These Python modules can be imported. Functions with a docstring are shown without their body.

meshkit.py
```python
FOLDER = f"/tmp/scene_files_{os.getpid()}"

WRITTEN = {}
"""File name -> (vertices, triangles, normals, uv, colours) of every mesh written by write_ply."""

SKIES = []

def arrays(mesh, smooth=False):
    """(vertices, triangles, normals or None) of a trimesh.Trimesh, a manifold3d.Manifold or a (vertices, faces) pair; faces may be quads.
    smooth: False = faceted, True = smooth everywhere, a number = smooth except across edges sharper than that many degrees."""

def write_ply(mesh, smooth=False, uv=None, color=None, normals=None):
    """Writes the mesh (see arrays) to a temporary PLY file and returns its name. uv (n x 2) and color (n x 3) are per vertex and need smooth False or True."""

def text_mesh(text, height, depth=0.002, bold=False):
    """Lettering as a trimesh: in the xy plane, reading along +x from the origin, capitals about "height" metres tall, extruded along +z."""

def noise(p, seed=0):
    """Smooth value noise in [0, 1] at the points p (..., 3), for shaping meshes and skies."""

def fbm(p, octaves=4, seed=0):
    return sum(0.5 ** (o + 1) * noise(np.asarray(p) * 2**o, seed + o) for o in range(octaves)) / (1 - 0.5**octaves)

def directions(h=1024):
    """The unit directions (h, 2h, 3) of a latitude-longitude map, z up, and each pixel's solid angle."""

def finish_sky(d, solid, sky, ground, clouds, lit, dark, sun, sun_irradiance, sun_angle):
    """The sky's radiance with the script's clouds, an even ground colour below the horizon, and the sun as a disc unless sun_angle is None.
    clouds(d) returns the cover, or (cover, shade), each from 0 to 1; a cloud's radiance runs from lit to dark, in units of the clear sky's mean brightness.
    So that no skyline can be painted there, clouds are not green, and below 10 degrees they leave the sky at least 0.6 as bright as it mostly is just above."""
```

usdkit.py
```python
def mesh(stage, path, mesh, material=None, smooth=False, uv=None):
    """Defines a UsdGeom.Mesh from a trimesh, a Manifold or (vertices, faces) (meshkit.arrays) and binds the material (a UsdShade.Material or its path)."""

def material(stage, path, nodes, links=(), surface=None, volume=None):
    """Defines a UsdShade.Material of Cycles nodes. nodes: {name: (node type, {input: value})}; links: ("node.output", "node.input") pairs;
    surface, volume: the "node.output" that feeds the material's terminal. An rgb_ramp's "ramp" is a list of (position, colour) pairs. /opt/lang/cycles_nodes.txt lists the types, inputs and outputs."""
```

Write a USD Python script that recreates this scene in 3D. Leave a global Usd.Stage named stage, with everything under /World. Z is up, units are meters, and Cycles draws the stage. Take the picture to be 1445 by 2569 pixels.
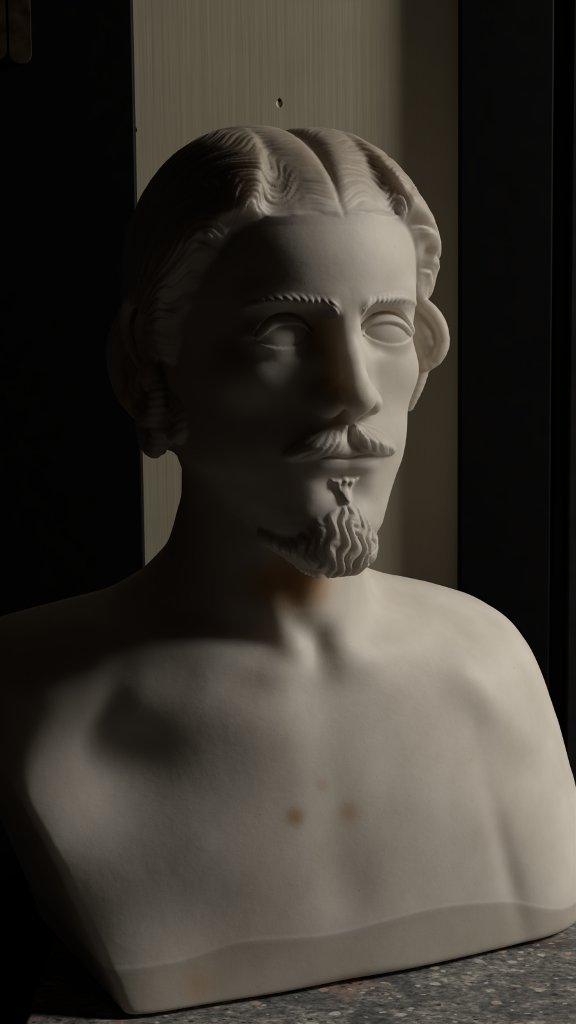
import math
import numpy as np
import shapely
from scipy import ndimage
from scipy.interpolate import RBFInterpolator, PchipInterpolator
import trimesh
import usdkit
import meshkit
from pxr import Usd, UsdGeom, UsdLux, UsdShade, Gf, Sdf, Vt

stage = Usd.Stage.CreateInMemory()
UsdGeom.SetStageUpAxis(stage, UsdGeom.Tokens.z)
UsdGeom.SetStageMetersPerUnit(stage, 1.0)
world = UsdGeom.Xform.Define(stage, '/World')
stage.SetDefaultPrim(world.GetPrim())
UsdGeom.Scope.Define(stage, '/World/Looks')

# ---------------------------------------------------------------- camera
FPX, PW, PH = 4400.0, 1445, 2569
PITCH, ROLL, EYE = math.radians(7.3), math.radians(0.64), (0.0, 0.0, 0.402)
cam = UsdGeom.Camera.Define(stage, '/World/camera')
_f = np.array([0, math.cos(PITCH), -math.sin(PITCH)]); _u = np.array([0, math.sin(PITCH), math.cos(PITCH)]); _r = np.array([1.0, 0, 0])
_R = _r * math.cos(ROLL) - _u * math.sin(ROLL); _U = _u * math.cos(ROLL) + _r * math.sin(ROLL)
cam.AddTransformOp().Set(Gf.Matrix4d(*_R, 0, *_U, 0, *(-_f), 0, *EYE, 1))
HA = 20.0
cam.CreateHorizontalApertureAttr(HA); cam.CreateVerticalApertureAttr(HA * PH / PW)
cam.CreateFocalLengthAttr(FPX / PW * HA)
cam.CreateClippingRangeAttr(Gf.Vec2f(0.01, 100))
cam.CreateExposureAttr(0.0)

# ---------------------------------------------------------------- light
def rect_light(name, pos, target, w, h, power, color):
    l = UsdLux.RectLight.Define(stage, '/World/' + name)
    z = np.array(pos, float) - np.array(target, float); z /= np.linalg.norm(z)
    x = np.cross([0, 0, 1.0], z); x /= np.linalg.norm(x); y = np.cross(z, x)
    l.AddTransformOp().Set(Gf.Matrix4d(*x, 0, *y, 0, *z, 0, *pos, 1))
    l.CreateWidthAttr(w); l.CreateHeightAttr(h); l.CreateIntensityAttr(power); l.CreateColorAttr(Gf.Vec3f(*color))
    return l
# daylight of the window in the right-hand wall
rect_light('window_daylight', (1.60, 1.01, 1.13), (0.0, 1.06, 0.30), 0.23, 0.66, 50.0, (1.0, 0.96, 0.90))

# ---------------------------------------------------------------- helpers
_used = {}
def path_for(name, parent='/World'):
    key = f'{parent}/{name}'
    n = _used.get(key, -1) + 1; _used[key] = n
    return key if n == 0 else f'{key}_{n:03d}'
def tag(prim, label=None, cat=None, group=None, kind=None):
    for k, v in (('label', label), ('category', cat), ('group', group), ('kind', kind)):
        if v: prim.SetCustomDataByKey(k, v)
    return prim
def thing(name, label, cat, loc=(0, 0, 0), kind=None):
    x = UsdGeom.Xform.Define(stage, path_for(name)); x.AddTranslateOp().Set(Gf.Vec3d(*loc))
    return tag(x.GetPrim(), label, cat, kind=kind)
def obj(name, mesh, mat, parent=None, smooth=30, loc=(0, 0, 0)):
    pp = '/World' if parent is None else str(parent.GetPath())
    if parent is not None and any(loc):
        v, f, _ = meshkit.arrays(mesh); mesh = (v - np.array(loc), f)
    return usdkit.mesh(stage, path_for(name, pp), mesh, mat, smooth=smooth).GetPrim()
def box(x0, x1, y0, y1, z0, z1, bevel=0.0):
    if bevel <= 0:
        m = trimesh.creation.box(extents=(x1 - x0, y1 - y0, z1 - z0))
        m.apply_translation(((x0 + x1) / 2, (y0 + y1) / 2, (z0 + z1) / 2)); return m
    b = bevel; pts = []
    for x in (x0, x1):
        for y in (y0, y1):
            for z in (z0, z1):
                sx = b if x == x0 else -b; sy = b if y == y0 else -b; sz = b if z == z0 else -b
                pts += [(x + sx, y + sy, z), (x + sx, y, z + sz), (x, y + sy, z + sz), (x + sx * .3, y + sy * .3, z + sz), (x + sx * .3, y + sy, z + sz * .3), (x + sx, y + sy * .3, z + sz * .3)]
    return trimesh.convex.convex_hull(np.array(pts))
def M(name, nodes, links, surface='p.BSDF'):
    return usdkit.material(stage, '/World/Looks/' + name, nodes, links, surface=surface)

# ---------------------------------------------------------------- materials
def dark_paint(name, col, rough, scale=60):
    return M(name, {'g': ('texture_coordinate', {}), 'n': ('noise_texture', {'scale': scale, 'detail': 5}),
        'r': ('rgb_ramp', {'ramp': [(0.3, [c * .7 for c in col]), (0.7, [c * 1.3 for c in col])]}),
        'b': ('bump', {'strength': 0.15, 'distance': 0.001}), 'p': ('principled_bsdf', {'roughness': rough, 'specular_ior_level': 0.12})},
        [('g.object', 'n.vector'), ('n.fac', 'r.fac'), ('r.color', 'p.base_color'), ('n.fac', 'b.height'), ('b.normal', 'p.normal')])
black_wood = dark_paint('black_wood', (0.0035, 0.0032, 0.0036), 0.6)
grey_wood = dark_paint('grey_wood', (0.018, 0.018, 0.019), 0.6)
room_plaster = dark_paint('room_plaster', (0.065, 0.051, 0.041), 0.9, 12)
brass = M('brass', {'g': ('texture_coordinate', {}), 'n': ('noise_texture', {'scale': 90, 'detail': 6}),
        'r': ('rgb_ramp', {'ramp': [(0.3, (0.05, 0.033, 0.015)), (0.7, (0.15, 0.105, 0.05))]}), 'p': ('principled_bsdf', {'metallic': 0.8, 'roughness': 0.5})},
        [('g.object', 'n.vector'), ('n.fac', 'r.fac'), ('r.color', 'p.base_color')])
panel_paint = M('panel_paint', {'g': ('texture_coordinate', {}), 'mp': ('mapping', {'scale': (260, 260, 7)}), 'n': ('noise_texture', {'scale': 1, 'detail': 3}),
        'n2': ('noise_texture', {'scale': 22, 'detail': 5}),
        'mx': ('math', {'math_type': 'multiply_add', 'value2': 0.45}),
        'r': ('rgb_ramp', {'ramp': [(0.35, (0.585, 0.52, 0.37)), (0.95, (0.665, 0.595, 0.43))]}),
        'b': ('bump', {'strength': 0.35, 'distance': 0.0004}), 'p': ('principled_bsdf', {'roughness': 0.65})},
        [('g.object', 'mp.vector'), ('mp.vector', 'n.vector'), ('g.object', 'n2.vector'), ('n.fac', 'mx.value1'), ('n2.fac', 'mx.value3'), ('mx.value', 'r.fac'), ('r.color', 'p.base_color'), ('n.fac', 'b.height'), ('b.normal', 'p.normal')])
# worn stone ledge with old paint drips
ledge_stone = M('ledge_stone', {
    'g': ('texture_coordinate', {}), 'mp': ('mapping', {'scale': (1.0, 1.35, 1.0), 'rotation': (0, 0, 0.5)}),
    'w': ('noise_texture', {'scale': 90, 'detail': 4}), 'wv': ('vector_math', {'math_type': 'multiply_add', 'vector2': (0.010, 0.010, 0.0)}),
    'n1': ('noise_texture', {'scale': 22, 'detail': 9, 'roughness': 0.72, 'distortion': 0.8}),
    'n2': ('noise_texture', {'scale': 210, 'detail': 6, 'roughness': 0.75}),
    'r1': ('rgb_ramp', {'ramp': [(0.30, (0.05, 0.053, 0.054)), (0.44, (0.13, 0.134, 0.13)), (0.54, (0.24, 0.235, 0.22)), (0.64, (0.50, 0.48, 0.44)), (0.75, (0.66, 0.64, 0.60))]}),
    'r2': ('rgb_ramp', {'ramp': [(0.33, (0.12, 0.12, 0.12)), (0.52, (0.9, 0.9, 0.88)), (0.72, (1.9, 1.85, 1.8))]}),
    'm1': ('mix', {'mix_type': 'multiply', 'fac': 1.0}),
    'n3': ('noise_texture', {'scale': 17, 'detail': 7, 'roughness': 0.65}), 'r3': ('rgb_ramp', {'ramp': [(0.57, (0, 0, 0)), (0.66, (0.7, 0.7, 0.7))]}),
    'm2': ('mix', {'mix_type': 'mix', 'color2': (0.36, 0.23, 0.175)}),
    'v': ('voronoi_texture', {'scale': 80}), 'rv': ('rgb_ramp', {'ramp': [(0.0, (1, 1, 1)), (0.22, (1, 1, 1)), (0.30, (0, 0, 0))]}),
    'vs': ('separate_color', {}), 'rs': ('rgb_ramp', {'ramp': [(0.66, (0, 0, 0)), (0.70, (1, 1, 1))]}), 'mm': ('math', {'math_type': 'multiply'}),
    'rc': ('rgb_ramp', {'ramp': [(0.2, (0.62, 0.60, 0.56)), (0.55, (0.55, 0.47, 0.36)), (0.9, (0.50, 0.34, 0.24))]}),
    'm3': ('mix', {'mix_type': 'mix'}),
    'u': ('voronoi_texture', {'scale': 190}), 'ru': ('rgb_ramp', {'ramp': [(0.0, (1, 1, 1)), (0.25, (1, 1, 1)), (0.36, (0, 0, 0))]}),
    'us': ('separate_color', {}), 'rt': ('rgb_ramp', {'ramp': [(0.72, (0, 0, 0)), (0.76, (1, 1, 1))]}), 'mu': ('math', {'math_type': 'multiply'}),
    'rd': ('rgb_ramp', {'ramp': [(0.35, (0.03, 0.03, 0.032)), (0.45, (0.6, 0.58, 0.54))]}),
    'm4': ('mix', {'mix_type': 'mix'}),
    'b': ('bump', {'strength': 0.8, 'distance': 0.0012}),
    'p': ('principled_bsdf', {'roughness': 0.55})},
    [('g.object', 'mp.vector'), ('mp.vector', 'w.vector'), ('w.color', 'wv.vector1'), ('mp.vector', 'wv.vector3'),
     ('mp.vector', 'n1.vector'), ('mp.vector', 'n2.vector'), ('mp.vector', 'n3.vector'), ('wv.vector', 'v.vector'), ('wv.vector', 'u.vector'),
     ('n1.fac', 'r1.fac'), ('n2.fac', 'r2.fac'), ('r1.color', 'm1.color1'), ('r2.color', 'm1.color2'),
     ('n3.fac', 'r3.fac'), ('r3.color', 'm2.fac'), ('m1.color', 'm2.color1'),
     ('v.distance', 'rv.fac'), ('v.color', 'vs.color'), ('vs.r', 'rs.fac'), ('rv.color', 'mm.value1'), ('rs.color', 'mm.value2'), ('mm.value', 'm3.fac'),
     ('vs.g', 'rc.fac'), ('m2.color', 'm3.color1'), ('rc.color', 'm3.color2'),
     ('u.distance', 'ru.fac'), ('u.color', 'us.color'), ('us.r', 'rt.fac'), ('ru.color', 'mu.value1'), ('rt.color', 'mu.value2'), ('mu.value', 'm4.fac'),
     ('us.g', 'rd.fac'), ('m3.color', 'm4.color1'), ('rd.color', 'm4.color2'),
     ('m4.color', 'p.base_color'), ('n2.fac', 'b.height'), ('b.normal', 'p.normal')])
# marble: mottled tone, small pits, rust stains carried by the vertex attribute "rust" (iron in the stone)
def marble_mat(name, a, b, sss=0.4):
    return M(name, {'g': ('texture_coordinate', {}), 'n': ('noise_texture', {'scale': 18, 'detail': 6, 'roughness': 0.6}),
        'r': ('rgb_ramp', {'ramp': [(0.3, a), (0.7, b)]}),
        'v': ('noise_texture', {'scale': 420, 'detail': 2}), 'rv': ('rgb_ramp', {'ramp': [(0.18, (0.6, 0.55, 0.5)), (0.26, (1, 1, 1))]}),
        'mu': ('mix', {'mix_type': 'multiply', 'fac': 1.0}),
        'at': ('attribute', {'attribute': 'rust'}), 'mr': ('mix', {'mix_type': 'mix', 'color2': (0.48, 0.26, 0.095)}),
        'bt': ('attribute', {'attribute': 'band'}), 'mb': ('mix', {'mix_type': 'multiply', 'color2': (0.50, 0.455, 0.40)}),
        'n2': ('noise_texture', {'scale': 70, 'detail': 9, 'roughness': 0.62}), 'b': ('bump', {'strength': 0.16, 'distance': 0.0022}),
        'p': ('principled_bsdf', {'roughness': 0.55, 'specular_ior_level': 0.35, 'subsurface_weight': sss, 'subsurface_radius': (1.0, 0.9, 0.82), 'subsurface_scale': 0.0024})},
        [('g.object', 'n.vector'), ('g.object', 'v.vector'), ('g.object', 'n2.vector'), ('n.fac', 'r.fac'), ('v.fac', 'rv.fac'), ('r.color', 'mu.color1'), ('rv.color', 'mu.color2'),
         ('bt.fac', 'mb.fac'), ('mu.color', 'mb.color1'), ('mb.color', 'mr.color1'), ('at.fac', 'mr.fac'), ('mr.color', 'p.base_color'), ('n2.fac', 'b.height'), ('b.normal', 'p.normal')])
marble_thin = marble_mat('marble_thin', (0.63, 0.57, 0.485), (0.79, 0.735, 0.65), 0.0)
marble = marble_mat('marble', (0.63, 0.57, 0.485), (0.79, 0.735, 0.65))

# ================================================================ the bust, sculpted as a distance field (mm)
HO = np.array([-9.0, 1063.0, 375.5]); HY = math.radians(26.0)            # head: on the eye line between the ears
TO = np.array([-9.0, 1063.0, 0.0]); TY = math.radians(24.2)              # torso: foot of the neck's axis
def local(P, o, yaw):
    c, s = math.cos(yaw), math.sin(yaw); d = P - o
    return d[:, 0] * c + d[:, 1] * s, d[:, 0] * s - d[:, 1] * c, d[:, 2]   # lateral, forward, up
def smin(a, b, k):
    h = np.maximum(k - np.abs(a - b), 0) / k
    return np.minimum(a, b) - h * h * k * 0.25
def smax(a, b, k): return -smin(-a, -b, k)
def ss(a, b, x):
    t = np.clip((x - a) / (b - a), 0, 1); return t * t * (3 - 2 * t)
def ell(x, f, z, c, r):
    px, pf, pz = x - c[0], f - c[1], z - c[2]
    k0 = np.sqrt((px / r[0]) ** 2 + (pf / r[1]) ** 2 + (pz / r[2]) ** 2)
    k1 = np.sqrt((px / r[0] ** 2) ** 2 + (pf / r[1] ** 2) ** 2 + (pz / r[2] ** 2) ** 2)
    return k0 * (k0 - 1) / np.maximum(k1, 1e-9)
def cap(x, f, z, a, b, ra, rb):
    a, b = np.asarray(a, float), np.asarray(b, float); ba = b - a
    px, pf, pz = x - a[0], f - a[1], z - a[2]
    t = np.clip((px * ba[0] + pf * ba[1] + pz * ba[2]) / (ba @ ba), 0, 1)
    return np.sqrt((px - t * ba[0]) ** 2 + (pf - t * ba[1]) ** 2 + (pz - t * ba[2]) ** 2) - (ra + (rb - ra) * t)
def chain(x, f, z, pts, k=0.0, d=None):
    for (a, b) in zip(pts[:-1], pts[1:]):
        c = cap(x, f, z, a[:3], b[:3], a[3], b[3])
        d = c if d is None else (smin(d, c, k) if k > 0 else np.minimum(d, c))
    return d
def spline(pts, n):
    pts = np.asarray(pts, float); t = np.r_[0, np.cumsum(np.linalg.norm(np.diff(pts[:, :3], axis=0), axis=1))]
    from scipy.interpolate import CubicSpline
    return CubicSpline(t, pts)(np.linspace(0, t[-1], n))

class Grid2:                                                               # signed distance of a polygon, looked up
    def __init__(self, poly, step, pad, smooth=0.0):
        p = np.asarray(poly, float); self.o = p.min(0) - pad; self.s = step
        n = np.ceil((p.max(0) + pad - self.o) / step).astype(int) + 1
        gx, gy = np.meshgrid(self.o[0] + step * np.arange(n[0]), self.o[1] + step * np.arange(n[1]), indexing='ij')
        ins = shapely.contains_xy(shapely.Polygon(p), gx, gy)
        d = np.where(ins, -(ndimage.distance_transform_edt(ins) - .5), ndimage.distance_transform_edt(~ins) - .5) * step
        self.g = ndimage.gaussian_filter(d, smooth / step) if smooth else ndimage.gaussian_filter(d, 0.8)
    def __call__(self, x, y):
        return ndimage.map_coordinates(self.g, [(x - self.o[0]) / self.s, (y - self.o[1]) / self.s], order=1, mode='nearest')
def dense(pts, n=200):
    pts = np.asarray(pts, float); q = np.vstack([pts, pts[:1]])
    t = np.r_[0, np.cumsum(np.linalg.norm(np.diff(q, axis=0), axis=1))]
    from scipy.interpolate import CubicSpline
    return CubicSpline(t, q, bc_type='periodic')(np.linspace(0, t[-1], n, endpoint=False))

# ---- torso
TOR = Grid2([(209, -6), (210, 40), (209, 85), (208, 119), (204, 147), (197, 166), (183, 183), (160, 196), (130, 206), (101, 214), (75, 225), (60, 242), (52, 262),
             (-48, 268), (-57, 250), (-73, 234), (-97, 222), (-137, 212), (-166, 203), (-184, 188), (-187, 168), (-180, 138), (-154, 75), (-132, 14), (-127, -6)], 1.5, 60, 3.0)
_cp = np.array([(-150, 0, 62), (-125, 0, 76), (-80, 0, 81), (0, 0, 86), (120, 0, 81.5), (172, 0, 70), (210, 0, 36),
    (-160, 35, 44), (-130, 35, 62), (-80, 35, 75), (0, 35, 86), (60, 35, 86), (120, 35, 80), (172, 35, 68), (210, 35, 32),
    (-185, 90, 24), (-160, 90, 38), (-120, 90, 52), (-80, 90, 68), (-30, 90, 82), (20, 90, 87), (90, 90, 83), (135, 90, 71), (172, 90, 52), (210, 90, 16),
    (-195, 140, 10), (-165, 140, 22), (-130, 140, 33), (-100, 140, 44), (-60, 140, 62), (-25, 140, 74), (0, 140, 77), (100, 140, 70), (150, 140, 53), (205, 140, 4),
    (-195, 175, -6), (-150, 180, 18), (-110, 180, 32), (-65, 180, 47), (-25, 180, 58), (0, 180, 58), (40, 180, 61), (110, 180, 54), (150, 180, 36), (195, 180, -6),
    (-150, 205, -6), (-80, 205, 18), (0, 203, 48), (80, 205, 30), (150, 205, 2), (-90, 230, -8), (0, 230, 38), (90, 230, -10), (0, 270, 30), (90, 270, -20), (-90, 270, -18)], float)
_rbf = RBFInterpolator(_cp[:, :2], _cp[:, 2], kernel='thin_plate_spline', smoothing=8)
_gx, _gz = np.meshgrid(np.arange(-260, 281, 4.0), np.arange(-40, 321, 4.0), indexing='ij')
_ff = _rbf(np.c_[_gx.ravel(), _gz.ravel()]).reshape(_gx.shape)
def _g(x0, z0, sx, sz, a, rot=0.0):
    c, s = math.cos(rot), math.sin(rot); dx, dz = _gx - x0, _gz - z0
    return a * np.exp(-((dx * c + dz * s) / sx) ** 2 - ((-dx * s + dz * c) / sz) ** 2)
_ff += _g(0, 120, 15, 60, -1.5)                                            # furrow over the breastbone
_ff += _g(-75, 78, 52, 36, 2.5)                  # breast muscles
_ff += _g(24, 182, 20, 12, 3.5) + _g(-22, 182, 20, 12, 4.0)                  # inner ends of the collarbones
_ff += _g(80, 193, 55, 9, 3.0, 0.14) + _g(-80, 193, 55, 9, 1.5, -0.14)     # collarbones
_ff += _g(72, 212, 34, 9, -6.0, 0.1) + _g(-72, 212, 34, 9, -4.0, -0.1)     # hollows above them
_ff += _g(112, 180, 10, 34, -3.0, 0.42) + _g(-112, 180, 10, 34, -3.0, -0.42) # between breast and shoulder muscle
_ff += _g(126, 142, 16, 52, 3.0, 0.75)
_ff += _g(119, 50, 8, 50, -2.0, 0.25)                                      # armpit fold
_ff += _g(1, 196, 9, 12, -8.0) + _g(-120, 143, 30, 36, -6.5, 0.3)                                              # hollow of the throat
_ff += _g(8, 50, 18, 24, -2.0)
def front(X, z): return ndimage.map_coordinates(_ff, [(X + 260) / 4, (z + 40) / 4], order=3, mode='nearest')
WAVE = PchipInterpolator([-210, -137, -96, -53, -28, -2, 30, 64, 112, 167, 230], [20, 21, 23, 30, 28.5, 27, 30, 32, 27, 12, 8])
_bk = PchipInterpolator([-40, 0, 120, 170, 200, 225, 300], [-120, -120, -125, -115, -85, -55, -45])
ZB = -5.0                                                                  # underside of the bust, top of the ledge
def torso(P):
    X, f, z = local(P, TO, TY)
    d2 = TOR(X, z)
    ff = front(X, z)
    w = WAVE(X)
    ff = ff + 0.6 * ss(w + 2.5, w - 2.5, z) - 3.2 * ss(ZB + 5, ZB - 1, z) ** 2
    kk = 13 - 6 * ss(70, 20, z) * ss(-30, 60, X) - 8 * ss(20, -40, X) + 36 * ss(60 + 50 * ss(20, -60, X), 170, z)
    d = smax(d2, (f - ff) * 0.92, kk)
    d = smax(d, _bk(z) - f, 30)
    d = smax(d, ZB - z, 3.5)
    # neck
    zz = np.clip((z - 170) / 150, 0, 1)
    cx, cf = -2 + 0 * zz, -6 + 6 * zz
    rx, rf = 52 + 3 * (1 - zz), 58 - 2 * zz
    q = np.sqrt(((X - cx) / rx) ** 2 + ((f - cf) / rf) ** 2)
    dn = (q - 1) * 58
    dn = np.maximum(dn, np.maximum(150 - z, z - 330))
    dn = smin(dn, cap(X, f, z, (-44, 2, 305), (-13, 52, 192), 15, 7.5), 12)   # neck cords
    dn = smin(dn, cap(X, f, z, (46, 6, 300), (17, 50, 192), 15, 7.5), 12)
    dn = smin(dn, cap(X, f, z, (2, 40, 275), (2, 45, 215), 19, 13), 10)
    d = smin(d, dn, 22 - 9 * ss(20, -20, X))
    return d

# ---- head
Z_ = [-140, -124, -118, -110, -103, -92, -83, -72, -60, -40, -20, 0, 20, 40, 60]
FW = PchipInterpolator(Z_, [5, 20, 28, 35, 40, 48.5, 54.5, 62, 66, 70, 72.5, 72.5, 73, 73, 71])
FG = PchipInterpolator(Z_, [15, 26, 32, 42, 50, 62, 70, 78, 86, 92, 93, 93, 94, 93, 88])       # front depth from the section's own centre
FC = PchipInterpolator(Z_, [62, 62, 60, 55, 47, 33, 25, 17, 10, 2, 0, 0, 0, 0, 0])
FB = PchipInterpolator(Z_, [5, 20, 26, 34, 40, 46, 50, 52, 55, 60, 60, 60, 60, 60, 60])
def face_loft(x, f, z):
    zc = np.clip(z, -139, 60)
    w, g, c, b = FW(zc), FG(zc), FC(zc), FB(zc)
    df = f - c; dep = np.where(df > 0, g, b); n = 2.5
    r = ((np.abs(x) / w) ** n + (np.abs(df) / dep) ** n) ** (1 / n)
    rho = np.sqrt(x * x + df * df)
    d = np.where(r > 1e-3, rho - rho / np.maximum(r, 1e-3), -w)
    return np.maximum(d * 0.9, np.maximum(z - 62, -127 - z))
EX, EF, EZ = 32.5, 74.0, -1.0
ER = (20.0, 15.5, 15.5)
def skin(x, f, z):
    ax = np.abs(x)
    d = smin(ell(x, f, z, (0, 8, 30), (74, 93, 86)), face_loft(x, f, z), 14)
    return d
def features(x, f, z, d):
    """face details on the front of the head, d: the plain head there"""
    ax = np.abs(x)
    # brow ridge, then the sockets
    d = smin(d, smin(cap(x, f, z, (-10, 87, 16.5), (10, 87, 16.5), 9, 9), cap(ax, f, z, (8, 87.5, 16.5), (44, 76, 20), 9, 8), 6), 10)
    d = smax(d, -ell(ax, f, z, (29, 100, 3), (21, 17, 13.0)), 9)
    d = smax(d, -ell(ax, f, z, (17, 99, 4), (8, 12, 12)), 8)
    # cheekbones
    d = smin(d, ell(ax, f, z, (41, 66, -22), (18, 15, 14)), 16)
    # nose
    n = chain(x, f, z, [(0, 89, 16, 8.5), (0, 94, 4, 6.8), (0, 102, -14, 6.6), (0, 110, -30, 7.6)], 4)
    n = smin(n, ell(x, f, z, (0, 111.0, -34.5), (9.6, 9.4, 8.4)), 4)
    n = smin(n, chain(ax, f, z, [(4, 84, 2, 8), (7.5, 88, -18, 9.5), (10, 90, -34, 9)], 4), 6)
    n = smin(n, cap(ax, f, z, (5, 103, -32), (11, 97, -35.5), 6.5, 7.5), 4)
    d = smin(d, n, 7)
    al = ell(ax, f, z, (12.6, 99.5, -38.0), (6.4, 10.5, 7.2))
    d = smin(d, al, 3.4)
    d = smin(d, cap(x, f, z, (0, 112, -40), (0, 98, -46), 3.6, 4.5), 2.5)
    d = smax(d, -ell(ax, f, z, (6.4, 104.0, -46.5), (3.2, 6.5, 4.2)), 2.0)
    # mouth
    d = smin(d, ell(x, f, z, (0, 80, -62), (31, 17, 17)), 10)
    d = smin(d, ell(ax, f, z, (5.5, 94.5, -64.0), (15, 7.0, 4.6)), 4)
    d = smin(d, ell(ax, f, z, (4.5, 91.0, -72.6), (15, 7.0, 4.8)), 5)
    mz = -67.8 + 0.9 * np.exp(-(x / 5.0) ** 2) * -1 + 0.0022 * x * x
    mouth = np.sqrt(((f - (101.5 - 0.0135 * x * x)) / 4.5) ** 2 + ((z - mz) / 0.8) ** 2) * 0.8 - 0.8
    mouth = np.maximum(mouth, ax - 27)
    d = smax(d, -mouth, 1.6)
    d = smax(d, -ell(x, f, z, (0, 104, -85), (16, 12, 6.5)), 9)
    # chin
    d = smin(d, ell(x, f, z, (0, 80, -108), (20, 18.5, 15)), 8)
    # eyes
    m = (ax < 60) & (np.abs(z) < 24) & (f > 40)
    if m.any():
        a, ff, zz, dd = ax[m], f[m], z[m], d[m]
        ball = ell(a, ff, zz, (EX, EF, EZ), ER)
        u = np.clip((a - EX) / 17.0, -1.0, 1.0)
        tilt = -0.5 * u
        up = EZ + 7.2 * (1 - np.abs(u + 0.10) ** 2.3) + tilt
        lo = EZ - 5.2 * (1 - np.abs(u - 0.10) ** 2.2) + tilt
        o = np.minimum(up - zz, zz - lo)
        o = np.where(np.abs(a - EX) > 17.0, -np.abs(np.abs(a - EX) - 17.0), o)
        top = zz > (EZ + tilt)
        lid = ball - (1.0 + 1.4 * ss(-1.5, 1.5, zz - EZ))
        lid = smax(lid, o * 0.8, 1.3)
        lid = np.maximum(lid, -(ff - 70))
        dd = smin(dd, lid, 3.2)
        # fold over the upper lid
        fo = EZ + 12.6 - 9.5 * np.abs(u + 0.05) ** 2.4
        crease = np.sqrt((np.abs(ball - 2.0) / 2.6) ** 2 + ((zz - fo) / 1.2) ** 2) * 1.2 - 1.1
        crease = np.where(np.abs(a - EX) > 17.5, 5.0, crease)
        dd = smax(dd, -crease, 3.0)
        dd = np.minimum(dd, np.maximum(ball, -(ff - 60)))
        # tear duct
        dd = smax(dd, -ell(a, ff, zz, (EX - 17.3, EF + 9.5, EZ - 0.3), (2.4, 3.2, 1.3)), 1.0)
        d = d.copy(); d[m] = dd
    return d
# masks painted in the frontal plane
def mir(p): return [(-a, b) for a, b in p][::-1]
_mw = [(2.5, -49), (8, -49.5), (16, -52), (25, -56), (32, -60.5), (36.5, -65.5), (35, -68.5), (28, -69.5), (19, -68.5), (11, -65.8), (5, -63.5), (2.0, -60)]
MUST = [Grid2(dense(_mw), 0.4, 14, 0.6), Grid2(dense(mir(_mw)), 0.4, 14, 0.6)]
_br = [(5.5, 9.5), (7.5, 20), (16, 22.5), (28, 24), (40, 23.8), (50, 21), (57, 16), (56, 13.5), (47, 15), (36, 15), (26, 13), (17, 9.8), (10, 7.0)]
BROW = [Grid2(dense(_br), 0.4, 14, 0.6), Grid2(dense(mir(_br)), 0.4, 14, 0.6)]
BEARD = Grid2(dense([(0, -95), (9, -97), (17, -101), (22, -106), (30, -109), (38, -112), (37, -120), (31, -130), (20, -140), (0, -142), (-20, -140), (-31, -130), (-39, -120), (-37, -112), (-30, -109), (-24, -106), (-17, -101), (-9, -97)]), 0.5, 16, 0.8)
TUFT = Grid2(dense([(-10, -80), (-5, -79.5), (0, -78.5), (5, -79.5), (10, -80), (8, -84), (5.5, -88), (2.5, -95), (-2.5, -95), (-5.5, -88), (-8, -84)]), 0.4, 10, 0.5)
def ridge(v, p=0.8): return np.abs(np.sin(np.pi * v)) ** p
def beard_mass(x, f, z):
    d = ell(x, f, z, (-2.5, 78, -113), (24, 25, 26))
    d = smin(d, cap(np.abs(x), f, z, (9, 86, -122), (31, 56, -116), 13, 7.5), 8)
    d = smax(d, -138.0 - z + 0.05 * (f - 80), 5)
    return d
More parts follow.
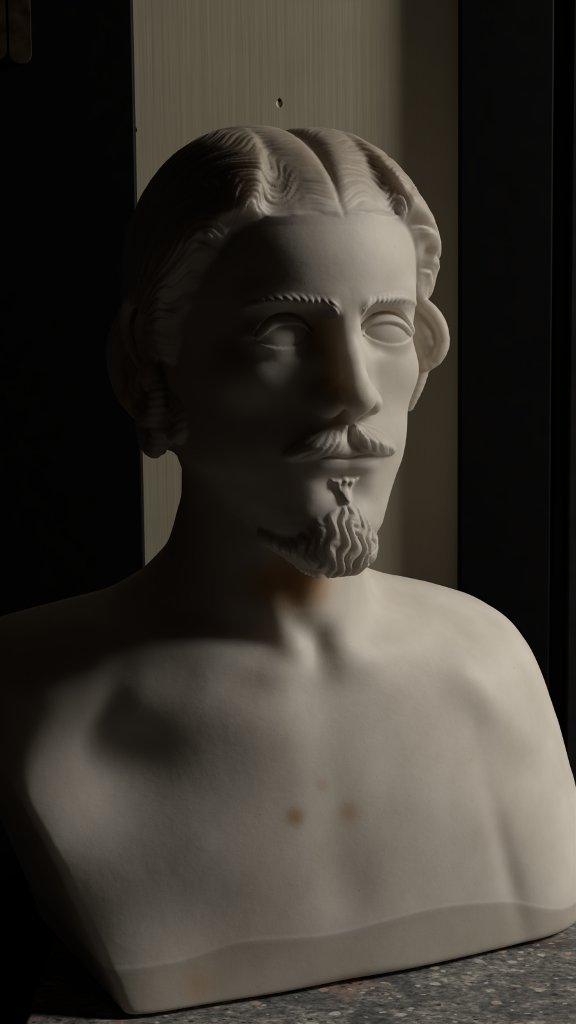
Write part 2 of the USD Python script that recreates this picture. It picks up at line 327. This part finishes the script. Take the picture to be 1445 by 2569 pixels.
def beard_pat(x, f, z):
    az = np.arctan2(x, f - 62)
    n1 = meshkit.noise(np.stack([az * 2.6, z / 26, az * 0 + .5], -1), 11) - .5
    n2 = meshkit.noise(np.stack([az * 6.0, z / 9, az * 0 + .5], -1), 12) - .5
    wob = (0.26 + 0.25 * n1) * np.sin(z * 2 * np.pi / 16.0 + 12 * n1 + 2.4 * np.sin(az * 4.3)) + 1.2 * n2
    v = az * 6.3 + wob + 0.25
    v2 = az * 13 + 2.4 * wob + 0.8 * n2 + 0.4
    return ss(8, 20, np.hypot(x, f - 62)) * ss(58, 70, f) * (2.6 * (ridge(v, 1.0) - 0.6) + 0.8 * (ridge(v2, .9) - 0.6) + 1.2 * n2)
# hair
LX = [(-180, -72), (-140, -72), (-118, -60), (-108, -20), (-104, 8), (-92, 16), (-84, 8), (-79, -16), (-73, -18), (-66, 0), (-59, 18), (-50, 37), (-41, 53), (-29, 64), (-15, 69), (0, 67)]
_hl = PchipInterpolator([p[0] for p in LX] + [-p[0] for p in LX[:-1]][::-1], [p[1] for p in LX] + [p[1] for p in LX[:-1]][::-1])
_ph, _zz = np.meshgrid(np.linspace(-180, 180, 481), np.arange(-140, 141, 1.0), indexing='ij')
_in = _zz > _hl(_ph)
_HS = np.where(_in, ndimage.distance_transform_edt(_in, sampling=(1.0, 1.0)), -ndimage.distance_transform_edt(~_in, sampling=(1.0, 1.0)))
_HS = ndimage.gaussian_filter(_HS, 1.2, mode=('wrap', 'nearest'))
def hair_s(x, f, z):
    phi = np.degrees(np.arctan2(x, f))
    return ndimage.map_coordinates(_HS, [(phi + 180) / 0.75, z + 140], order=1, mode='nearest')
def hair_surface(x, f, z):
    ax = np.abs(x)
    d = smin(ell(x, f, z, (20, 12, 30), (70, 99, 90)), ell(x, f, z, (-20, 12, 30), (70, 99, 90)), 12)
    # fuller waves over the temples, mass at the nape
    d = smin(d, ell(ax, f, z, (66, 26, 44), (22.5, 37, 34)), 16)
    d = smin(d, ell(x, f, z, (0, -46, -12), (70, 50, 58)), 24)
    d = d + 4.5 * np.exp(-(x / 6.0) ** 2) * ss(-70, 0, f) + 1.5 * np.exp(-(x / 1.6) ** 2) * ss(-70, 0, f)
    # strands run from the parting out to the ears, in waves
    R = np.sqrt((f + 4) ** 2 + (z - 2) ** 2) + 1e-6
    al = np.arctan2(z - 2, f + 4)
    s = ax
    nz = meshkit.noise(np.stack([s / 16, al * 5.0, np.sign(x) * 3.3], -1), 3) - .5
    wave = 0.05 * np.sin(s * 2 * np.pi / 34 + 2.5 * np.sin(al * 3.0) + 4 * nz) * ss(8, 40, s) + 0.09 * nz
    v = (al + wave)
    k1 = ridge(v * 7.5 + 0.2 * np.sign(x) + 1.2 * nz, 1.1) - .6
    k2 = ridge(v * 25 + 1.6 * nz, .8) - .6
    k3 = ridge(v * 62 + 3 * nz, .8) - .6
    amp = ss(4, 70, s)
    rr = np.clip(R / 60, 0, 1)
    rel = rr * ((0.25 + (0.9 + 1.6 * ss(85, 60, z) * (x > 0)) * amp ** 1.4) * k1 + (0.3 + 0.6 * amp) * k2 + (0.22 + 0.1 * amp) * k3)
    # his left temple: overlapping locks swept down and back
    w = ss(46, 56, x) * ss(4, 14, z) * ss(84, 72, z) * ss(8, 24, f)
    u = 0.76 * f + 0.65 * z; vv = -0.65 * f + 0.76 * z + 2.2 * np.sin(u / 6.5 + z / 14) + 3.0 * nz
    lock = 2.6 * (ridge(vv / 7.4, 1.0) - .55) + 0.7 * (ridge(vv / 2.9 + nz, .9) - .6)
    return d, rel * (1 - w) + lock * w
def curl_parts(x, f, z):
    """ear and ringlets on both sides; returns list of (distance, is_hair)"""
    ear = None
    xe = -x                                                                # picture-left side as the positive one, mirrored for the other ear
    # ear shell: rim, inner fold, lobe, tragus
    rim = spline([(76, 14, 2, 3.5), (80, 12, 14, 3.6), (84, 2, 22, 3.6), (87, -12, 18, 3.6), (87, -17, 4, 3.5), (84, -12, -10, 3.2), (80, -3, -22, 3.2)], 14)
    inner = spline([(80, -2, 14, 2.8), (82, -8, 6, 2.8), (81, -8, -5, 2.8), (79, -2, -14, 2.8)], 8)
    return rim, inner
def left_curls():
    L = []
    def sp(cx, cf, cz, r0, r1, turns, a0, tr0, tr1, tilt=0.0, n=18, sgn=1):
        pts = []
        for t in np.linspace(0, 1, n):
            a = a0 + sgn * t * turns * 2 * math.pi; r = r0 + (r1 - r0) * t
            pts.append((cx + 5 * t + tilt * math.sin(a), cf + r * math.cos(a), cz + r * math.sin(a), tr0 + (tr1 - tr0) * t))
        return np.array(pts)
    # side, centre(f,z): picture-left ringlets under and behind the ear
    L.append(sp(74, -8, -33, 20, 9, 1.15, 2.4, 7.5, 3.5))
    L.append(sp(72, -38, -26, 19, 8, 1.0, 1.2, 8.0, 4.0))
    L.append(sp(70, -14, -55, 14, 7, 1.2, 2.9, 7.5, 3.5))
    L.append(sp(66, 12, -50, 11, 5, 1.1, 1.2, 6.5, 3.0, sgn=-1))
    L.append(np.array(spline([(72, -46, 8, 9), (76, -52, -14, 10), (72, -50, -36, 9), (66, -42, -50, 6)], 10)))
    L.append(np.array(spline([(60, -36, -50, 11), (54, -20, -61, 11), (50, 0, -64, 8), (44, 14, -66, 6)], 8)))
    return L
CURL_L = left_curls()
def curl_R():
    L = []
    L.append(np.array(spline([(78, 26, 15, 8), (83, 34, 3, 13), (85, 38, -9, 12), (80, 36, -20, 8)], 10)))
    L.append(np.array(spline([(82, 42, 14, 5), (89, 47, 3, 5), (90, 48, -10, 5), (83, 46, -20, 4)], 10)))
    L.append(np.array(spline([(81, 36, -18, 8), (79, 36, -32, 6), (76, 34, -46, 3)], 8)))
    L.append(np.array(spline([(70, -10, -30, 13), (66, -16, -55, 12), (54, -10, -74, 7)], 8)))
    return L
CURL_R = curl_R()
EAR_RIM, EAR_IN = curl_parts(np.zeros(1), np.zeros(1), np.zeros(1))
def curls(x, f, z):
    d = np.full(x.shape, 50.0)
    m = (x < -30) & (z < 40) & (z > -100) & (f < 60)
    if m.any():
        a, b, c = -x[m], f[m], z[m]; dd = np.full(a.shape, 50.0)
        for ch in CURL_L: dd = smin(dd, chain(a, b, c, ch), 2.0)
        d[m] = dd
    m = (x > 30) & (z < 80) & (z > -100) & (f < 80)
    if m.any():
        a, b, c = x[m], f[m], z[m]; dd = np.full(a.shape, 50.0)
        for ch in CURL_R: dd = smin(dd, chain(a, b, c, ch), 1.2)
        d[m] = dd
    ph = np.arctan2(z + 20, f); rad = np.sqrt(f * f + (z + 20) ** 2)
    return d - (0.7 * (x < 0) + 0.35 * (x > 0)) * (ridge(rad / 4.6 + 0.4 * np.sin(ph * 3), .8) - .6) * ss(20, 4, d)
def ear(x, f, z):
    a = -x
    d = chain(a, f, z, EAR_RIM, 1.0)
    d = smin(d, chain(a, f, z, EAR_IN), 2.0)
    d = smin(d, ell(a, f, z, (79, 0, -25), (5, 8, 9)), 3)
    d = smin(d, ell(a, f, z, (77, 11, -6), (5, 4, 8)), 3)
    d = smin(d, ell(a, f, z, (75, -4, 2), (6, 15, 20)), 3)
    return d
def moustache_h(x, z):
    h = np.zeros_like(x)
    for sgn, g in ((1, MUST[0]), (-1, MUST[1])):
        m = -g(x, z); xx = x * sgn
        ang = np.arctan2(-(z + 36), xx + 3.0)                              # fan from under the nose
        r = np.sqrt((z + 36) ** 2 + (xx + 3) ** 2)
        nn = meshkit.noise(np.stack([ang * 3, r / 9, ang * 0 + sgn], -1), 5) - .5
        v = ang * 7.2 + 0.9 * nn + 0.3
        pat = 0.75 * (ridge(v, 1.0) - .6) + 0.4 * (ridge(v * 2.6 + nn, .9) - .6)
        h = np.maximum(h, np.where(m > -0.5, (1.6 * ss(-.5, 1.5, m) + 4.2 * ss(-.5, 9, m) + pat * ss(-.5, 3.5, m)), 0))
    return h
def brow_h(x, z):
    h = np.zeros_like(x)
    for sgn, g in ((1, BROW[0]), (-1, BROW[1])):
        m = -g(x, z); xx = x * sgn
        v = (xx * 0.75 - (z - 18) * 0.62 * ss(60, 8, xx)) / 3.0 + 0.25 * np.sin(z / 2 + xx / 7)
        pat = 0.42 * (ridge(v, .9) - .6)
        h = np.maximum(h, np.where(m > -0.3, 1.8 * ss(-.3, 6.0, m) + pat * ss(0, 4, m), 0))
    return h
def tuft_h(x, z):
    m = -TUFT(x, z); v = x / 4.0 * (1 + (z + 80) / 40) + 0.5
    return np.where(m > 0, 2.8 * ss(-.3, 3.4, m) + 0.6 * (ridge(v) - .6) * ss(0, 2, m), 0)
def head(P, want=False):
    x, f, z = local(P, HO, HY)
    d = skin(x, f, z)
    m = (f > 30) & (z < 45) & (np.abs(d) < 40)
    if m.any(): d = d.copy(); d[m] = features(x[m], f[m], z[m], d[m])
    near = (d < 40) & (f > 20) & (z < 34)
    lab = np.zeros(x.shape, np.int8) if want else None
    if near.any():
        a, b, c = x[near], f[near], z[near]
        mh = moustache_h(a, c) * ss(40, 60, b); bh = brow_h(a, c); th = tuft_h(a, c) * ss(60, 70, b)
        dn = d[near] - mh - bh - th
        bm = beard_mass(a, b, c)
        msk = -BEARD(a, np.maximum(c, -132))
        bd = smax(bm - beard_pat(a, b, c), dn - np.maximum(msk, -2.0) * 1.3, 2.0)
        base = dn
        d[near] = smin(base, bd, 1.0)
        if want:
            l = np.zeros(a.shape, np.int8); l[mh > 0.8] = 2; l[bh > 0.5] = 3; l[th > 0.6] = 4; l[bd < base + 0.1] = 5
            l[(l == 3) & (a > 0)] = 6
            lab[near] = l
    base_d = np.zeros_like(d)
    if near.any(): base_d[near] = base
    e = ear(x, f, z); d = smin(d, e, 2.0)
    s = hair_s(x, f, z)
    s = s + 5.0 * (meshkit.noise(np.stack([x / 9, f / 9, z / 9], -1), 7) - .5)
    dh, rel = hair_surface(x, f, z)
    slope = 0.20 + 1.05 * ss(28, 62, np.abs(x))
    thick = np.where(s > -1.0, (s + 1.0) * slope, np.maximum(s + 1.0, -9.0) * 0.7)                             # how far the hair may stand off the skin
    d2 = smin(d, smax(dh, d - thick, 3.0) - rel * ss(-1, 7, s), 1.5)
    c = smin(curls(x, f, z), ell(np.abs(x), f, z, (64, -14, -42), (12, 30, 24)), 4)
    d3 = smin(d2, c, 2.0)
    if want:
        lab[(s > 1.0) & (e > 0.8)] = 1
        lab[(c < d2 + 0.2)] = 1
        lab[np.abs(d3) > 1.2] = 0
        tone = np.where(lab == 1, ss(0.0, 14.0, s), 0.0)
        tone = np.maximum(tone, np.where((lab == 1) & (c < d2 + 0.2), ss(d2 * 0 + 0.0, 3.0, d2 - c), 0))
        tone[lab == 5] = ss(-.3, 2.0, base_d[lab == 5] - d3[lab == 5]) 
        return d3, lab, tone
    return d3
def bust(P):
    P = np.asarray(P, float)
    d = np.full(len(P), 60.0)
    z = P[:, 2]
    m = z < 345
    if m.any(): d[m] = torso(P[m])
    m = z > 225
    if m.any(): d[m] = smin(d[m], head(P[m]), 6)
    return d

# ---- surface nets over a narrow band
def extract(fun, lo, hi, h, levels=3):
    H = h * 2 ** levels
    n = np.ceil((np.array(hi) - lo) / H).astype(int)
    I = np.stack(np.meshgrid(*[np.arange(k) for k in n], indexing='ij'), -1).reshape(-1, 3)
    lo = np.array(lo, float)
    for L in range(levels, 0, -1):
        s = h * 2 ** L
        d = fun(lo + (I + .5) * s)
        I = I[np.abs(d) < s * 0.87 + {3: 16.0, 2: 10.0, 1: 4.0}[L]]
        I = (I[:, None] * 2 + np.array(list(np.ndindex(2, 2, 2)))[None]).reshape(-1, 3)
    N = n * 2 ** levels + 2
    key = lambda A: (A[..., 0] * N[1] + A[..., 1]) * N[2] + A[..., 2]
    corners = np.array(list(np.ndindex(2, 2, 2)))
    ck = key(I[:, None] + corners[None])                                   # cells x 8
    uk, inv = np.unique(ck.ravel(), return_inverse=True)
    ui = np.stack([uk // (N[1] * N[2]), uk // N[2] % N[1], uk % N[2]], -1)
    val = np.empty(len(uk))
    for a in range(0, len(uk), 400000): val[a:a + 400000] = fun(lo + ui[a:a + 400000] * h)
    cv = val[inv.reshape(-1, 8)]
    keep = (cv.min(1) < 0) & (cv.max(1) >= 0)
    I, cv = I[keep], cv[keep]
    order = np.argsort(key(I)); I, cv = I[order], cv[order]; kk = key(I)
    acc = np.zeros((len(I), 3)); cnt = np.zeros(len(I))
    for a, b in [(i, j) for i in range(8) for j in range(i + 1, 8) if np.abs(corners[i] - corners[j]).sum() == 1]:
        va, vb = cv[:, a], cv[:, b]; x = (va < 0) != (vb < 0)
        t = np.where(x, va / np.where(x, va - vb, 1), 0)[:, None]
        acc += np.where(x[:, None], corners[a] + t * (corners[b] - corners[a]), 0); cnt += x
    V = lo + (I + acc / cnt[:, None]) * h
    F = []
    for ax in range(3):
        b1, b2 = (ax + 1) % 3, (ax + 2) % 3
        far = np.zeros(3, int); far[ax] = 1
        i0, i1 = 0, int(far @ [4, 2, 1])
        x = (cv[:, i0] < 0) != (cv[:, i1] < 0)
        src = np.nonzero(x)[0]; e1 = np.zeros(3, int); e1[b1] = 1; e2 = np.zeros(3, int); e2[b2] = 1
        quad = []; ok = np.ones(len(src), bool)
        for off in (0 * e1, -e1, -e1 - e2, -e2):
            k = key(I[src] + off); p = np.searchsorted(kk, k); p = np.minimum(p, len(kk) - 1)
            ok &= kk[p] == k; quad.append(p)
        q = np.stack(quad, -1)[ok]; flip = (cv[src, i0] >= 0)[ok]
        q[flip] = q[flip][:, ::-1]
        F.append(q)
    F = np.vstack(F)
    for _ in range(2):                                                     # settle on the surface
        e = 0.25 * h
        g = np.stack([fun(V + e * np.eye(3)[k]) - fun(V - e * np.eye(3)[k]) for k in range(3)], -1) / (2 * e) if _ == 0 else g
        d = fun(V); g2 = (g * g).sum(1)
        V = V - np.clip(d / np.maximum(g2, 0.2), -h, h)[:, None] * g
    return V, F[:, [0, 1, 2, 3]]

RES = 0.9
V, Q = extract(bust, (-245, 920, -9.0), (255, 1200, 510), RES)
T = np.vstack([Q[:, [0, 1, 2]], Q[:, [0, 2, 3]]])
vol = np.einsum('ij,ij->i', V[T[:, 0]], np.cross(V[T[:, 1]], V[T[:, 2]])).sum()
if vol < 0: T = T[:, ::-1]
NR = np.zeros_like(V); fn = np.cross(V[T[:, 1]] - V[T[:, 0]], V[T[:, 2]] - V[T[:, 0]])
for k in range(3):
    for c in range(3): NR[:, c] += np.bincount(T[:, k], fn[:, c], len(V))
NR /= np.maximum(np.linalg.norm(NR, axis=1, keepdims=True), 1e-12)
lab = np.zeros(len(V), np.int8)
hm = V[:, 2] > 235
tone = np.zeros(len(V))
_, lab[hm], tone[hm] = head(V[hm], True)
tx, tf, tz = local(V, TO, TY)
lab[(~hm) & (tz < WAVE(tx))] = 7
rust = np.zeros(len(V))
for (a, b, r, s) in ((-25, 100, 5.5, .75), (8, 99, 6.5, .5), (-7, 116, 4, .3), (-86, 8, 9, .4)):
    rust = np.maximum(rust, s * np.exp(-(((tx - a) ** 2 + (tz - b) ** 2) / r ** 2) ** 1.3) * (tf > 0))
rust = np.maximum(rust, 0.95 * np.exp(-(((tx + 14) / 27) ** 2 + ((tz - 230) / 17) ** 2) ** 1.5) * (tf > 0) * (lab == 0))
_crown_shade = ss(60, 95, V[:, 2] - HO[2] + 24 * (meshkit.fbm(V / 22.0, 4, 9) - .5))      # patchy darkening of the crown, shade put into its colour
band = np.maximum.reduce([0.30 * ss(200, 265, V[:, 2]), 0.52 * ss(1.2, -1.2, tz - WAVE(tx)) * (tz < 60), tone * (0.55 + 0.42 * _crown_shade)])   # darker, warmer stone: head, hair, foot; crown shade painted in
bust_t = thing('marble_bust', 'white marble bust of a bearded man with centre-parted hair, standing on the stone ledge', 'bust', (TO[0] / 1000, TO[1] / 1000, ZB / 1000))
def bust_part(name, ls, mat, label=None):
    fl = lab[T]; m = np.isin(np.maximum.reduce([fl[:, 0]]), ls)
    t = T[m]; u, inv = np.unique(t.ravel(), return_inverse=True)
    v = V[u] / 1000 - np.array([TO[0] / 1000, TO[1] / 1000, ZB / 1000])
    pr = usdkit.mesh(stage, path_for(name, str(bust_t.GetPath())), (v, inv.reshape(-1, 3)), mat)
    pr.CreateNormalsAttr(Vt.Vec3fArray.FromNumpy(NR[u].astype(np.float32))); pr.SetNormalsInterpolation('vertex')
    UsdGeom.PrimvarsAPI(pr).CreatePrimvar('rust', Sdf.ValueTypeNames.FloatArray, 'vertex').Set(Vt.FloatArray.FromNumpy(rust[u].astype(np.float32)))
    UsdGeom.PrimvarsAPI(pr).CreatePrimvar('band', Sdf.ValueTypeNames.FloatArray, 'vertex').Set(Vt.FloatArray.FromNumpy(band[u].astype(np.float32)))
    if label: tag(pr.GetPrim(), label)
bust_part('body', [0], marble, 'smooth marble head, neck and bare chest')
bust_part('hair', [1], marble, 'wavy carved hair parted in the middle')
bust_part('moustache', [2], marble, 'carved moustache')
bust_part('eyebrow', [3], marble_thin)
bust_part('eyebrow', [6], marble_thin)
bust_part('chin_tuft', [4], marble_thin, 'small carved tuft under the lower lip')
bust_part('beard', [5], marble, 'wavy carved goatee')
bust_part('base_band', [7], marble, 'rough uncut band along the foot of the bust')

# ================================================================ the place
# ledge under the bust
ledge = obj('stone_ledge', box(-0.152, 1.2, 0.60, 1.345, -0.07, -0.0055, 0.004), ledge_stone)
tag(ledge, 'dark speckled stone ledge with paint spots under the bust', 'ledge')
PY = 1.36
tag(obj('wall_back', box(-2.2, 1.6, PY + 0.03, PY + 0.15, -0.9, 2.3), room_plaster), kind='structure')
tag(obj('trim_2', box(-0.152, 1.2, 0.70, 1.345, -0.9, -0.071), room_plaster), kind='structure')
tag(obj('wall_left', box(-2.3, -2.2, -2.2, PY + 0.15, -0.9, 2.3), room_plaster), kind='structure')
tag(obj('wall_front', box(-2.3, 1.75, -2.3, -2.2, -0.9, 2.3), room_plaster), kind='structure')
tag(obj('floor', box(-2.3, 1.75, -2.3, PY + 0.15, -1.0, -0.9), room_plaster), kind='structure')
tag(obj('ceiling', box(-2.3, 1.75, -2.3, PY + 0.15, 2.3, 2.4), room_plaster), kind='structure')
WX, wy0, wy1, wz0, wz1 = 1.40, 0.84, 1.18, 0.64, 1.44                      # the window that lights the bust, outside the picture
tag(obj('wall_right', trimesh.util.concatenate([box(WX, WX + 0.12, -2.3, wy0, -0.9, 2.3), box(WX, WX + 0.12, wy1, PY + 0.15, -0.9, 2.3),
    box(WX, WX + 0.12, wy0, wy1, -0.9, wz0), box(WX, WX + 0.12, wy0, wy1, wz1, 2.3)]), room_plaster), kind='structure')
tag(obj('window_1', trimesh.util.concatenate([box(WX + 0.07, WX + 0.11, wy0, wy0 + 0.03, wz0, wz1), box(WX + 0.07, WX + 0.11, wy1 - 0.03, wy1, wz0, wz1),
    box(WX + 0.07, WX + 0.11, wy0 + .03, wy1 - .03, wz0, wz0 + 0.03), box(WX + 0.07, WX + 0.11, wy0 + .03, wy1 - .03, wz1 - 0.03, wz1)]), black_wood), kind='structure')
# pale board behind the head, between the two black doors
hole = trimesh.creation.cone(radius=0.0021, height=0.012, sections=4); hole.apply_transform(trimesh.transformations.rotation_matrix(-math.pi / 2, (1, 0, 0)))
hole.apply_translation((-0.003, PY - 0.001, 0.543))
chip = trimesh.creation.icosphere(2, 0.0032); chip.apply_scale((0.75, 0.25, 1.0)); chip.apply_translation((-0.003, PY, 0.5405))
board = box(-0.1145, 0.142, PY, PY + 0.02, -0.0055, 2.2, 0.0015)
nick = trimesh.creation.icosphere(1, 0.003); nick.apply_translation((-0.1145, PY, 0.522))
board = trimesh.boolean.difference([board, hole, chip, nick], engine='manifold')
tag(obj('trim_1', board, panel_paint, smooth=20), kind='structure')
d1 = UsdGeom.Xform.Define(stage, path_for('door_1')).GetPrim(); tag(d1, kind='structure')
obj('leaf', box(-1.1, -0.1125, PY - 0.010, PY + 0.02, -0.895, 2.2, 0.002), black_wood, d1)
plate = shapely.box(-0.2245, 0.5755, -0.1885, 0.80).buffer(0.0) 
plate = shapely.union_all([shapely.Point(-0.1965, 0.5785).buffer(0.0081), shapely.box(-0.2046, 0.5785, -0.1884, 0.80), shapely.Point(-0.2145, 0.5815).buffer(0.0081), shapely.box(-0.2226, 0.5815, -0.2066, 0.80), shapely.box(-0.2226, 0.72, -0.1884, 0.80)])
pm = trimesh.creation.extrude_polygon(plate, 0.004, engine='earcut')
pm.apply_transform(np.array([[1, 0, 0, 0], [0, 0, 1, PY - 0.0142], [0, 1, 0, 0], [0, 0, 0, 1.0]])); pm.invert()
tag(obj('latch_plate', pm, brass, d1), 'worn brass latch plate on the black door')
d2_ = UsdGeom.Xform.Define(stage, path_for('door_2')).GetPrim(); tag(d2_, kind='structure')
obj('leaf', box(0.1325, 0.2035, PY - 0.0135, PY + 0.02, -0.0055, 2.2, 0.002), black_wood, d2_)
obj('leaf', box(0.2065, 0.2160, PY - 0.008, PY + 0.02, -0.0055, 2.2, 0.002), black_wood, d2_)
obj('frame', box(0.2162, 1.1, PY - 0.016, PY + 0.02, -0.0055, 2.2, 0.002), grey_wood, d2_)
